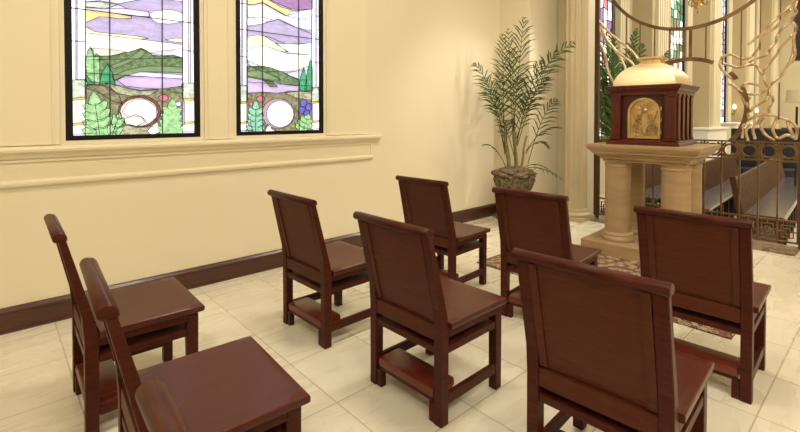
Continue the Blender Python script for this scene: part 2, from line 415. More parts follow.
P2 = [
 ('purp', [(262,-60),(312,-60),(312,9),(300,10),(290,9),(278,4),(266,-2)]),
 ('lavl', [(246,-60),(262,-60),(264,-4),(246,-6)]),
 ('yel', [(246,-6),(262,-4),(270,1),(280,7),(293,11),(300,11),(292,14.5),(285,15.5),(274,9),(262,2.5),(252,5),(246,4)]),
 ('lavl', [(246,5),(252,5.5),(262,3),(274,10),(285,16),(300,11),(311,9),(311,31),(297,28),(286,23),(278,19),(268,22),(246,17)]),
 ('white', [(290,12),(300,11),(311,10),(311,17),(300,19),(287,16)]),
 ('white', [(246,18),(262,17.5),(271,20),(262,24),(246,26)]),
 ('lav', [(246,26),(262,24),(277,19.5),(287,24),(311,34),(311,43),(297,44),(285,44),(268,37),(257,35),(246,37)]),
 ('yell', [(246,37),(257,35),(264,36.5),(275,43),(287,52),(280,51.5),(270,48),(262,45),(253,48),(246,52)]),
 ('cream', [(246,52),(253,48),(262,45),(275,50),(287,54),(311,55),(311,70),(262,72),(246,64)]),
 ('cream', [(275,44),(285,44),(297,44.5),(311,43),(311,55),(290,53)]),
 ('lavl', [(246,60),(255,64),(262,67),(250,67)]),
 ('lavl', [(285,74),(296,71),(306,66),(311,68),(311,80),(298,80)]),
 ('gd', [(246,66.5),(262,66),(272,68),(282,72),(290,76),(298,79),(298,86),(286,85),(274,82),(262,80),(246,77)]),
 ('gm', [(246,72),(258,70),(270,74),(280,80),(270,80),(246,76)]),
 ('lake', [(246,77),(262,80),(274,82),(286,85),(298,86),(300,91),(287,92),(276,93),(262,92),(246,93)]),
 ('gd', [(262,79.5),(272,82),(277,87),(270,87)]),
 ('olive', [(246,93),(262,92),(276,94),(288,91),(300,91),(311,90),(311,134),(246,135)]),
 ('ol2', [(284,93),(300,91),(311,92),(311,100),(296,98)]),
 ('gx', [(298,91),(300,76),(303,67),(306,78),(306,92)]),
 ('gx', [(304,90),(307,70),(309.5,59),(312,68),(312,91)]),
 ('mauve', ell(277.5, 113.5, 16.5, 15)),
 ('white', ell(279.5, 114, 13.5, 13)),
 ('red', ell(260, 99, 4, 3.2, 8)),
 ('red', ell(250.5, 104, 2.6, 2.2, 8)),
 ('blue', ell(303, 103, 3.6, 4, 8)), ('blue', ell(308, 107, 3.2, 4, 8)), ('blue', ell(301, 110, 3.4, 3.6, 8)), ('blue', ell(306, 113, 3.2, 3.2, 8)),
 ('white', [(264,134),(266,128),(269,124),(271,129),(275,131),(271,134)]),
 ('white', [(237.5,-60),(241,-60),(241,85),(237.5,85)]), ('lavl', [(241,-60),(242.3,-60),(242.3,85),(241,85)]), ('white', [(242.3,-60),(246.5,-60),(246.5,85),(242.3,85)]),
 ('pale', [(237,86),(247,86),(247,101),(237,102)]), ('gold', [(237,102),(247,101),(247,103),(237,104)]), ('white', [(237,104),(246,103),(246,121),(237,122)]),
 ('gold', [(237,122),(247,121),(247,123),(237,124)]), ('white', [(237,124),(250,123),(252,131),(237,130)]), ('lavl', [(237,130),(252,130),(252,135),(237,136)]),
 ('white', [(311,-60),(315,-60),(315,87),(311,87)]), ('lavl', [(315,-60),(316.4,-60),(316.4,87),(315,87)]), ('white', [(316.4,-60),(322,-60),(322,87),(316.4,87)]),
 ('pale', [(311,88),(322,88),(322,102),(311,102)]), ('gold', [(311,102),(322,101),(322,103),(311,104)]), ('white', [(312,104),(322,103),(322,120),(312,121)]),
 ('gold', [(311,121),(322,120),(322,122),(311,123)]), ('white', [(307,124),(322,122),(322,128),(307,130)]), ('lavl', [(306,130),(322,128),(322,133),(306,134)]),
] + sprig((255, 135), (255, 100), 8.5, 'teal', 4) + sprig((301, 133), (308, 114), 8, 'gl', 3)
L2 = [((261.7,-60),(262,136),.007), ((297.7,-60),(298.3,134),.007), ((246.5,-60),(246.5,100),.006), ((311,-60),(311,102),.006),
      ((237,29),(321,40),.006), ((237,3),(246,4),.005), ((311,16),(322,17),.005), ((237,56),(246,57),.005), ((311,62),(322,63),.005), ((246,82),(311,86),.004), ((237,-30),(321,-20),.006)]
stained('window_1', 1, w1, P1, L1, 70, 195)
stained('window_2', 2, w2, P2, L2, 237, 321)

# ------------------------------------------------------------------ chairs
def make_chair(label, group):
    t = thing('kneeler_chair', label, 'chair', group=group)
    for sg in (-1, 1):
        y0, y1 = sorted((sg * .25, sg * .203))
        m = MB()
        m.prism([(0, 0), (.050, 0), (.053, .43), (.043, .50), (-.060, .884), (-.087, .884), (-.008, .53), (0, .42)], 'y', y0, y1, .003)
        m.build('leg', wood, t)
        m = MB(); m.prism([(.418, 0), (.463, 0), (.467, .425), (.414, .425)], 'y', y0, y1, .003); m.build('leg', wood, t)
        m = MB().box(.052, .416, sg * .236 - .011, sg * .236 + .011, .088, .138, .003); m.build('stretcher', wood, t)
        m = MB().box(.052, .414, sg * .240 - .010, sg * .240 + .010, .396, .4325, .003); m.build('side_apron', wood, t)
    m = MB(); m.box(.428, .452, -.202, .202, .396, .4325, .003); m.build('front_apron', wood, t)
    # seat: slightly dished slab with rounded edges
    m = MB(); bm = m.bm
    nx, ny = 12, 12
    def top(i, j):
        x = .054 + (.480 - .054) * i / nx; y = -.262 + .524 * j / ny
        dip = .006 * max(0, 1 - ((x - .27) / .2) ** 2) * max(0, 1 - (y / .24) ** 2)
        return x, y, .464 - dip
    tv = [[bm.verts.new(top(i, j)) for j in range(ny + 1)] for i in range(nx + 1)]
    for i in range(nx):
        for j in range(ny): bm.faces.new((tv[i][j], tv[i + 1][j], tv[i + 1][j + 1], tv[i][j + 1]))
    ring = [tv[i][0] for i in range(nx + 1)] + [tv[nx][j] for j in range(1, ny + 1)] + [tv[i][ny] for i in range(nx - 1, -1, -1)] + [tv[0][j] for j in range(ny - 1, 0, -1)]
    prev = ring
    for off, dz in ((.006, -.003), (.008, -.012), (.007, -.026), (0, -.031)):
        nr = []
        for v in ring:
            x, y = v.co.x, v.co.y
            sx = 1 if x > .479 else 0
            sy = -1 if y < -.2615 else (1 if y > .2615 else 0)
            nr.append(bm.verts.new((x + sx * off * 1.5, y + sy * off * .6, .464 + dz)))
        n = len(ring)
        for i in range(n): bm.faces.new((prev[i], prev[(i + 1) % n], nr[(i + 1) % n], nr[i]))
        prev = nr
    bm.faces.new(prev)
    m.build('seat', seat_m, t, smooth=True)
    MB().box(.006, .455, -.2015, .2015, .322, .352, .003).build('book_shelf', wood, t)
    for sg in (-1, 1): MB().box(.0545, .413, *sorted((sg * .2025, sg * .247)), .322, .357, .003).build('shelf_rail', wood, t)
    MB().box(.004, .046, -.202, .202, .382, .452, .003).build('back_rail', woodp, t)
    # back panel with raised side stiles
    lean = lambda z: -.010 - (z - .53) * (.052 / .355) if z > .53 else 0 - (z - .42) * .0
    m = MB()
    m.prism([(.020, .453), (.034, .453), (-.068, .874), (-.080, .874)], 'y', -.202, .202, 0)
    m.build('backrest', woodp, t)
    for sg in (-1, 1):
        MB().prism([(.010, .46), (.0195, .46), (-.0785, .868), (-.0845, .868)], 'y', *sorted((sg * .2015, sg * .172))).build('panel_stile', woodp, t)
    # rolled top rail
    prof = []
    for i in range(14):
        a = R(-60 + 300 * i / 13)
        prof.append((-.086 + .0205 * math.cos(a), .893 + .0205 * math.sin(a)))
    prof = [(-.054, .879), (-.056, .897), (-.068, .910)] + prof[5:]
    m = MB().prism(prof, 'y', -.258, .258, .002)
    m.build('top_rail', wood, t, smooth=True)
    # kneeler
    m = MB().box(.006, .160, -.196, .196, .104, .152, .017)
    k = m.build('kneeler_pad', vinyl, t, smooth=True, label='red padded kneeler')
    MB().box(.012, .150, -.190, .190, .090, .104).build('kneeler_board', wood, t)
    for sg in (-1, 1): MB().box(.006, .040, *sorted((sg * .201, sg * .168)), 0, .090, .003).build('kneeler_foot', wood, t)
    return t
GRP = 'mahogany kneeler chairs in three rows'
spots = [  # x of rear legs, centre y, yaw, label
 (.292, 2.585, -1, 'dark mahogany kneeler chair nearest the cream wall in the left-hand column, below the large window'),
 (.312, 1.615, -3, 'mahogany chair at lower left whose large seat faces up in front, middle of its column'),
 (.285, .665, -2, 'chair at the bottom edge of the photo, only its rounded top rail showing'),
 (1.464, 2.55, 1.5, 'mahogany chair with red kneeler standing near the wall below the smaller window'),
 (1.474, 1.613, 1, 'mahogany chair seen whole in the centre of the room, red kneeler at its back'),
 (1.532, .705, 3.5, 'mahogany chair closest at bottom centre-right, its broad back filling the view'),
 (2.58, 2.53, 3.5, 'chair farthest from the camera on the wall side, left of the potted palm'),
 (2.67, 1.632, 5, 'chair directly in front of the potted palm, its seat pointing at the stone table'),
 (2.706, .722, 2.5, 'mahogany chair at the right, in front of the stone table and the rug edge'),
]
proto = None
for i, (x, y, a, lb) in enumerate(spots):
    if proto is None:
        proto = make_chair(lb, GRP); proto.location = (x, y, 0); proto.rotation_euler = (0, 0, R(a))
    else: dup(proto, (x, y, 0), R(a), lb)

# ------------------------------------------------------------------ rug
rm = MB().box(-.0, 1.15, 0, 2.0, .001, .010)
rg = rm.build('rug', rug_m); rg.location = (3.42, .70, 0)
tag(rg, 'multicoloured patterned rug on the tile floor before the stone table', 'rug')
# ------------------------------------------------------------------ stone table and tabernacle
YAW = R(3)
tb = thing('stone_table', 'golden limestone altar table on four round columns, carrying the wooden tabernacle', 'table', (4.66, 1.197, 0), YAW)
TW, TD = 1.02, .90
MB().box(-.03, TD + .05, -.03, TW + .03, 0, .118, .006).build('plinth', stone, tb)
def loft_rect(m, levels):
    bm = m.bm; prev = None
    for (x0, x1, y0, y1, z) in levels:
        row = [bm.verts.new(p) for p in ((x0, y0, z), (x1, y0, z), (x1, y1, z), (x0, y1, z))]
        if prev:
            for i in range(4): bm.faces.new((prev[i], prev[(i + 1) % 4], row[(i + 1) % 4], row[i]))
        else: bm.faces.new(row[::-1])
        prev = row
    bm.faces.new(prev)
lv = []
for off, z in ((.13, .935), (.13, .95), (.105, .962), (.105, .975), (.088, .992), (.06, 1.010), (.042, 1.022), (.042, 1.032), (.018, 1.055), (.004, 1.078), (0, 1.088), (0, 1.108), (.004, 1.110)):
    lv.append((off, TD - off, off, TW - off, z))
m = MB(); loft_rect(m, lv); m.build('table_top', stone, tb)
for cx in (.235, TD - .225):
    for cy in (.245, TW - .245):
        m = MB(); m.lathe([(.160, .119), (.165, .130), (.162, .150), (.150, .162), (.146, .172), (.150, .182), (.142, .196), (.127, .204), (.125, .23), (.122, .86), (.122, .875), (.130, .882), (.130, .895), (.124, .902), (.128, .918), (.146, .934)], (cx, cy, 0), 40)
        m.build('column', stone, tb, smooth=True)
# tabernacle
tn = thing('tabernacle', 'cherry-red wooden tabernacle with a pale gold dome, standing on the stone table', 'tabernacle', (4.785, 1.40, 1.1105), YAW)
D, Wd = .70, .665
m = MB(); loft_rect(m, [(-o, D + o, -o, Wd + o, z) for o, z in ((0, 0), (0, .022), (-.012, .030), (-.012, .040), (-.03, .052))]); m.build('base', tabw, tn)
i0 = .075
MB().box(i0, D - i0, i0, Wd - i0, .052, .50).build('body', tabw, tn)
for side in range(4):
    # pilasters: two on the front and back corners, four down each flank
    ps = []
    if side == 0: ps = [(.045, y, 'f') for y in (.085, Wd - .085)]
    if side == 1: ps = [(D - .045, y, 'f') for y in (.085, Wd - .085)]
    if side == 2: ps = [(x, .048, 's') for x in (.11, .27, .43, .59)]
    if side == 3: ps = [(x, Wd - .048, 's') for x in (.11, .27, .43, .59)]
    for (x, y, kk) in ps:
        a, b = (.029, .045) if kk == 'f' else (.036, .022)
        m = MB(); m.box(x - a, x + a, y - b, y + b, .075, .475, .003)
        m.box(x - a - .005, x + a + .005, y - b - .005, y + b + .005, .0525, .075); m.box(x - a - .005, x + a + .005, y - b - .005, y + b + .005, .475, .4995)
        m.build('pilaster', tabw, tn)
m = MB(); loft_rect(m, [(-o, D + o, -o, Wd + o, z) for o, z in ((-.025, .50), (-.025, .525), (-.015, .535), (-.005, .55), (.006, .562), (.006, .572), (.014, .580), (.014, .592), (-.01, .598))]); m.build('cornice', tabw, tn)
# domical vault: rounded square-plan cloister dome
m = MB(); lv = []
for i in range(15):
    a = R(90 * i / 14)
    q = max(0, math.cos(a)) ** 1.35
    hx_ = .10 + (D / 2 - .047 - .10) * q; hy_ = .10 + (Wd / 2 - .047 - .10) * q
    lv.append((D / 2 - hx_, D / 2 + hx_, Wd / 2 - hy_, Wd / 2 + hy_, .598 + .226 * math.sin(a)))
lv = [l for k, l in enumerate(lv) if k == 0 or l[0] != lv[k - 1][0] or True]
loft_rect(m, lv)
dm = m.build('dome', dome_m, tn, smooth=True, label='pale gilded dome')
m = MB(); c0, c1 = D / 2, Wd / 2
for h, z0, z1 in ((.104, .818, .838), (.090, .838, .872), (.108, .872, .894)): m.box(c0 - h, c0 + h, c1 - h, c1 + h, z0, z1, .003)
m.build('cap', gold, tn)
# arched brass door
dy0, dy1 = .245, .515
def arch(y0, y1, z0, z1, n=16):
    r = (y1 - y0) / 2; c = (y0 + y1) / 2
    return [(y0, z0), (y1, z0)] + [(c + r * math.cos(PI * i / n), z1 - r + r * math.sin(PI * i / n)) for i in range(n + 1)]
DC = Wd / 2 - .012
m = MB(); m.prism(arch(DC - .175, DC + .175, .056, .495), 'x', .068, .0745); m.build('door_recess', tabd, tn)
m = MB()
A = arch(DC - .148, DC + .148, .066, .470); B = arch(DC - .128, DC + .128, .086, .450)
n = len(A)
for x in (.035,):
    va = [m.bm.verts.new((x, *p)) for p in A]; vb = [m.bm.verts.new((x, *p)) for p in B]
    vc = [m.bm.verts.new((x + .032, *p)) for p in A]; vd = [m.bm.verts.new((x + .032, *p)) for p in B]
    for i in range(n):
        j = (i + 1) % n
        m.bm.faces.new((va[i], va[j], vb[j], vb[i])); m.bm.faces.new((va[i], vc[i], vc[j], va[j])); m.bm.faces.new((vb[i], vb[j], vd[j], vd[i]))
    m.bm.faces.new(vd)
dr = m.build('door', gold, tn, label='arched brass door')
m = MB(); random.seed(3)
X = .062
m.lathe([(.001, -.006), (.028, -.004), (.030, 0), (.022, .008), (.001, .012)], (0, 0, 0), 20)
for v in m.bm.verts: v.co = Vector((X - v.co.z * 1.2, DC + v.co.x, .345 + v.co.y))
for sg in (-1, 1):
    for k in range(5):
        pts = []
        for i in range(10):
            a = i / 9
            pts.append((X - .004, DC + sg * (.012 + .020 * k * .9 + .03 * math.sin(a * PI)), .11 + a * (.22 - .025 * k) + .02 * math.sin(a * 9 + k)))
        m.tube(pts, .0055, 6)
    for k in range(3):
        m.tube([(X - .003, DC + sg * (.05 + .02 * math.cos(t * .7)), .22 + .06 * k * .5 + .02 * math.sin(t * .7)) for t in range(9)], .005, 6, closed=True)
    m.tube([(X - .003, DC + sg * (.095 - .02 * math.sin(i * .5)), .12 + i * .025) for i in range(10)], .004, 6)
for k in range(9):
    a = R(20 * k + 10); m.tube([(X - .003, DC + .04 * math.cos(a), .345 + .04 * math.sin(a)), (X - .002, DC + .082 * math.cos(a), .345 + .078 * math.sin(a))], .003, 5)
for k in range(4): m.tube([(X - .003, DC - .09 + .02 * i, .10 + .018 * math.sin(i * 1.4 + k * 1.6)) for i in range(10)], .005, 6)
m.build('relief', brass, dr, smooth=True)
for z in (.13, .25, .36): MB().tube([(.045, DC - .153, z - .02), (.045, DC - .153, z + .02)], .008, 8).build('hinge', brass, dr)

# ------------------------------------------------------------------ fluted column at the corner
colm = mat('fluted_column_paint', (.57, .47, .29), .45)
fc = thing('fluted_column', 'cream fluted column between the palm and the metal screen', 'column', (5.93, 2.975, 0), 0)
MB().box(-.205, .195, -.175, .215, 0.0005, .05, .004).lathe([(.195, .05), (.205, .065), (.205, .085), (.19, .10), (.178, .108), (.172, .12), (.178, .135), (.17, .15)], (0, .02, 0), 48).build('base', colm, fc, smooth=True)
MB().lathe([(.160, .151), (.154, .17), (.151, 1.6), (.146, 3.9), (.146, CZ - .2)], (0, .02, 0), 264, 12, .020).build('shaft', colm, fc, smooth=True)
MB().lathe([(.155, CZ - .199), (.175, CZ - .18), (.19, CZ - .12), (.195, CZ - .001)], (0, .02, 0), 48).build('capital', colm, fc, smooth=True)

# ------------------------------------------------------------------ bronze screen
SO = Vector((6.28, 1.18, 0)); SDir = Vector((-.0523, .9986, 0)); SN = Vector((.9986, .0523, 0))
def scr(u, v):
    """point of the screen's own plane -> (s along the screen, height)"""
    d = ray(u, v); t = SO.dot(SN) / d.dot(SN)
    p = Vector((t * d.x, t * d.y, 0)) - SO
    return (p.dot(SDir), H + t * d.z)
MID = .577; TOPZ = 3.85; HALF = 1.065
gate = thing('metal_gate', 'tall bronze double gate with circular rings and flame-like branches behind the tabernacle', 'gate', (6.28, 1.18, 0.0085), YAW)
# local frame: x = along SN, y = along SDir
def bar(m, y0, z0, y1, z1, w=.012, d=.02):
    a = Vector((0, y0, z0)); b = Vector((0, y1, z1)); dr_ = (b - a).normalized(); nn = Vector((0, -dr_.z, dr_.y)) * w / 2; xx = Vector((d / 2, 0, 0))
    vs = [m.bm.verts.new(p + s1 * nn + s2 * xx) for p in (a, b) for s1 in (-1, 1) for s2 in (-1, 1)]
    for q in ((0, 1, 3, 2), (4, 6, 7, 5), (0, 4, 5, 1), (2, 3, 7, 6), (0, 2, 6, 4), (1, 5, 7, 3)): m.bm.faces.new([vs[i] for i in q])
def arcbar(m, cy, cz, r, a0, a1, w=.04, d=.03, n=48):
    rows = []
    for i in range(n + 1):
        a = R(a0 + (a1 - a0) * i / n)
        rows.append([m.bm.verts.new((xx, cy + rr * math.cos(a), cz + rr * math.sin(a))) for rr, xx in ((r - w / 2, -d / 2), (r + w / 2, -d / 2), (r + w / 2, d / 2), (r - w / 2, d / 2))])
    for i in range(n):
        for k in range(4): m.bm.faces.new((rows[i][k], rows[i][(k + 1) % 4], rows[i + 1][(k + 1) % 4], rows[i + 1][k]))
    m.bm.faces.new(rows[0]); m.bm.faces.new(rows[-1][::-1])
RC = (MID, 1.49, .585); UC = (MID, 3.445, 1.0)
for sg in (-1, 1):
    m = MB(); y = MID + sg * HALF
    m.box(-.03, .03, y - .028, y + .028, 0, TOPZ, .004); m.build('gate_post', bronzed, gate)
m = MB(); m.box(-.025, .025, MID - HALF + .03, MID + HALF - .03, TOPZ - .06, TOPZ); m.build('head_rail', bronzed, gate)
for sg in (-1, 1):
    e0, e1 = sorted((MID + sg * .008, MID + sg * (HALF - .030)))
    lf = MB()
    for z in (.905, 1.105, .045, .268): lf.box(-.014, .014, e0, e1, z - .009, z + .009)
    # lower bars
    for k in range(7):
        yb = MID + sg * (.022 + k * .168)
        if yb < e0 or yb > e1: yb = min(max(yb, e0 + .008), e1 - .008)
        bar(lf, yb, .045, yb, 1.105, .016, .022)
    leaf = lf.build('gate_leaf', bronze, gate)
    for k in range(6):
        c = MID + sg * (.022 + .084 + k * .168)
        if abs(c - MID) + .07 > HALF - .02: continue
        rgm = MB(); arcbar(rgm, c, 1.005, .066, 0, 360, .020, .024, 28)
        for q in (45, 135, 225, 315): arcbar(rgm, c, 1.005, .090, q - 17, q + 17, .022, .02, 4)
        rgm.build('ring', bronze, leaf, label='round ring in the mid rail')
        rgm = MB()
        y0, y1, z0, z1 = c - .084, c + .084, .054, .259
        w = .010; cz = (z0 + z1) / 2
        for a, b in (((c - .05, z0 + .04), (c + .05, z0 + .04)), ((c + .05, z0 + .04), (c + .05, z1 - .04)), ((c + .05, z1 - .04), (c - .05, z1 - .04)), ((c - .05, z1 - .04), (c - .05, z0 + .04)),
                     ((c - .02, cz - .03), (c + .02, cz - .03)), ((c + .02, cz - .03), (c + .02, cz + .03)), ((c + .02, cz + .03), (c - .02, cz + .03)), ((c - .02, cz + .03), (c - .02, cz - .03)),
                     ((y0, cz), (c - .05, cz)), ((c + .05, cz), (y1, cz)), ((c, z0), (c, z0 + .04)), ((c, z1), (c, z1 - .04)), ((c - .05, cz), (c - .02, cz)), ((c + .02, cz), (c + .05, cz))):
            bar(rgm, a[0], a[1], b[0], b[1], w, .018)
        rgm.build('key_panel', bronze, leaf, label='square key pattern panel')
    arcs = [(RC, 90, 117), (RC, 137, 147), (RC, 158, 222), (UC, -90, -170)] if sg < 0 else [(RC, 90, 63), (RC, 22, -42), (UC, -90, -10)]
    for (cc, a0, a1) in arcs:
        rb = MB(); arcbar(rb, cc[0], cc[1], cc[2], a0, a1, .046 if cc is RC else .038, .03, 8 if abs(a1 - a0) < 15 else 40); rb.build('ring_arc', bronze, leaf)
    def upright(y, z0, z1, w, d_):
        vb = MB(); bar(vb, y, z0, y, z1, w, d_); vb.build('upright_bar', bronze, leaf)
    upright(MID + sg * .034, RC[1] + RC[2] + .015, UC[1] - UC[2] - .015, .034, .026)
    for k in range(1, 7):
        d_ = .022 + k * .168; y = MID + sg * d_
        if d_ > HALF - .04: continue
        zt = UC[1] - math.sqrt(max(0, 1 - d_ * d_)) if d_ < .99 else 3.2
        if d_ < .3: zb = RC[1] + math.sqrt(max(0, RC[2] ** 2 - d_ ** 2))
        else: zb = {3: 1.95, 4: 2.12, 5: 2.4, 6: 2.55}.get(k, 2.0)
        upright(y, zb, zt, .012, .018)
        if k == 5: upright(y, 1.35, 1.75, .012, .018)
def smooth_line(p, n=5):
    out = []
    for i in range(len(p) - 1):
        p0 = Vector(p[max(i - 1, 0)]); p1 = Vector(p[i]); p2 = Vector(p[i + 1]); p3 = Vector(p[min(i + 2, len(p) - 1)])
        for k in range(n):
            t = k / n
            out.append(.5 * ((2 * p1) + (-p0 + p2) * t + (2 * p0 - 5 * p1 + 4 * p2 - p3) * t * t + (-p0 + 3 * p1 - 3 * p2 + p3) * t ** 3))
    out.append(Vector(p[-1])); return out
BR = [
 [(806,-6),(797,0),(788,9),(779,17),(770,26),(762,34),(759,48),(754,55),(749,59),(740,59),(730,55),(722,58)],
 [(800,-8),(795,8),(796.5,13),(792,21),(796.5,29),(794,37),(794,46),(795,55),(792,63)],
 [(790,10),(780,24),(770,32),(757,38),(748,46)],
 [(792,21),(783,29),(777,37),(776,42),(770,50),(768,55),(757,59),(750,63)],
 [(792,36),(781,48),(777,55),(770,64),(765,70),(763,75)],
 [(794,46),(791,61),(785,69),(781,76),(772,84),(767,90),(760,94),(751,95),(740,91),(731,84)],
 [(722,64),(730,66),(738,68),(748,66),(755,66),(760,72),(763,77),(766,84),(770,93),(767,100)],
 [(738,91),(744,85),(750,84),(758,86)],
 [(769,93),(766,101),(755,107),(750,112),(747,104),(750,98)],
 [(777,80),(769,88),(771,94),(773,101),(769,109),(770,116)],
 [(722,58),(720,66),(725,74),(733,80)],
 [(728,84),(736,88),(741,96),(746,108),(749,118)],
 [(742,139),(743,127),(750,120),(760,116),(771,116),(782,119),(792,123),(797,130),(796,140)],
 [(755,140),(753,130),(758,123),(762,118)],
 [(764,118),(761,127),(765,135),(774,141)],
 [(777,118),(773,130),(777.5,139),(787,136),(796,140)],
 [(787,121),(790,130),(794,138)],
 [(748,142),(746,132),(751,124)],
]
def twig(lines, parent):
    for ln in lines:
        m = MB(); pts = []
        for u, v in ln:
            s, z = scr(u, v); pts.append((0, s, z))
        m.tube([(.0 + .012 * math.sin(i * .9), p.y, p.z) for i, p in enumerate(smooth_line(pts))], .0150, 6)
        m.build('branch', flame_m, parent, smooth=True)
leaves = [o for o in gate.children if o.name.startswith('gate_leaf')]
twig(BR, leaves[0])
BL = [[(597,14),(599,21),(607,31),(617.5,40),(630,50),(641,62),(655,66)], [(599,24),(607,40),(617,52),(630,62),(638,72)], [(600,45),(605,55),(607,67),(613,83),(620,92)], [(599,21),(601,33),(610,44),(620,58),(628,74)]]
twig(BL, leaves[1])

# ------------------------------------------------------------------ hanging lamp (gold)
hl = thing('sanctuary_lamp', 'ornate gold hanging lamp on a chain above and right of the tabernacle', 'lamp', (5.85, 1.79, 2.66), 0)
hx, hy = 0, 0
LR = ray(698, 10); tt = 5.75 / LR.x
hl.location = (5.75, LR.y * tt, 0)
MB().lathe([(.004, 2.515), (.018, 2.53), (.010, 2.55), (.02, 2.57), (.045, 2.60), (.03, 2.62), (.06, 2.66), (.085, 2.72), (.07, 2.745), (.078, 2.77), (.072, 2.79)], n=24).build('bowl', gold, hl, smooth=True)
for k in range(6):
    a = k * PI / 3
    MB().tube([(.05 * math.cos(a), .05 * math.sin(a), 2.62), (.085 * math.cos(a), .085 * math.sin(a), 2.61), (.09 * math.cos(a), .09 * math.sin(a), 2.65), (.07 * math.cos(a), .07 * math.sin(a), 2.67)], .008, 6).build('scroll', brass, hl, smooth=True)
m = MB()
for k in range(3):
    a = k * 2 * PI / 3; m.tube([(.07 * math.cos(a), .07 * math.sin(a), 2.79), (0, 0, 3.4)], .004, 5)
m.tube([(0, 0, 3.4), (0, 0, CZ)], .006, 6)
m.build('chain', brass, hl)

# ------------------------------------------------------------------ palms
def frond(m, rm, base, tip, droop, nl=26, ll=.22, wid=.014, side=None, ang=50, curve_up=.0):
    b = Vector(base); t = Vector(tip); mid = (b + t) / 2 + Vector((0, 0, droop))
    pts = [(b * (1 - s) ** 2 + mid * 2 * s * (1 - s) + t * s * s) for s in [i / 30 for i in range(31)]]
    rm.tube(pts[::2] , .0055, 5, .002)
    for i in range(nl):
        s = .30 + .70 * i / (nl - 1); k = min(29, int(s * 30)); p = pts[k].lerp(pts[k + 1], s * 30 - k) if k < 30 else pts[30]
        d = (pts[k + 1] - pts[k]).normalized()
        up = Vector((0, 0, 1)); sd = d.cross(up)
        if sd.length < .2: sd = Vector((.7, -.7, 0))
        sd.normalize()
        if side is not None: sd = (sd * .35 + Vector(side)).normalized(); sd = (sd - d * sd.dot(d)).normalized()
        L = ll * (math.sin(PI * min(1, .18 + s * .80)) ** .7) * random.uniform(.85, 1.1)
        for sg in (-1, 1):
            aa = R(ang - 22 * s + random.uniform(-11, 11))
            dd = (d * math.cos(aa) + sd * sg * math.sin(aa)).normalized()
            q1 = p + dd * L * .5 + Vector((0, 0, -.006)); q2 = p + dd * L + Vector((0, 0, -.055 * L / .2))
            w = dd.cross(d).normalized(); w = w.cross(dd).normalized() * wid / 2
            vs = [m.bm.verts.new(x) for x in (p - w * .5, p + w * .5, q1 + w, q2, q1 - w)]
            m.bm.faces.new(vs)
def pix_at(u, v, x):
    d = ray(u, v); t = x / d.x; return Vector((x, t * d.y, H + t * d.z))
PB = Vector((4.93, 3.30, 0))
pl = thing('potted_palm', 'tall feathery palm in a round mossy wicker basket on a stand in the corner', 'plant', PB)
# stand
m = MB(); m.lathe([(.19, .40), (.20, .41), (.20, .43), (.19, .44)], n=32)
for k in range(4):
    a = PI / 4 + k * PI / 2; m.tube([(.16 * math.cos(a), .16 * math.sin(a), .40), (.13 * math.cos(a), .13 * math.sin(a), .2), (.19 * math.cos(a), .19 * math.sin(a), 0.012)], .012, 6)
m.build('stand', bronzed, pl)
m = MB(); random.seed(5)
m.lathe([(.02, .441), (.14, .442), (.20, .47), (.235, .53), (.255, .60), (.25, .63), (.22, .64), (.02, .642)], n=48)
for v in m.bm.verts:
    if v.co.z > .45: v.co += Vector((random.uniform(-1, 1), random.uniform(-1, 1), random.uniform(-.3, .3))) * .012
m.build('basket', moss_m, pl, smooth=True)
m = MB(); bmesh.ops.create_icosphere(m.bm, subdivisions=4, radius=1)
from mathutils import noise as mn
for v in m.bm.verts:
    n_ = mn.noise(v.co * 3.5) * .16 + mn.noise(v.co * 9) * .09
    v.co = Vector((v.co.x * .265 * (1 + n_), v.co.y * .265 * (1 + n_), .665 + v.co.z * .085 * (1 + n_ * 2)))
m.build('moss', moss_m, pl, smooth=True)
stems = [((-.03, .05), (-.06, .10, 1.30), .022), ((.03, .0), (.02, .02, 1.35), .020), ((.07, -.05), (.12, -.10, 1.15), .017), ((.0, -.04), (-.0, -.02, 1.2), .016), ((-.01, .09), (-.04, .10, 1.1), .014)]
tops = []
for (x, y), (tx, ty, tz), r in stems:
    m = MB(); pts = [(x, y, .72)] + [(x + (tx - x) * s + .012 * math.sin(s * 7), y + (ty - y) * s, .72 + (tz - .72) * s) for s in (.2, .4, .6, .8, 1)]
    m.tube(pts, r, 8, r * .7); m.build('stem', stem_m, pl, smooth=True); tops.append(Vector((tx, ty, tz)))
vx = Vector((.742, -.67, 0))     # the picture's left-right direction, used as facing of some fronds
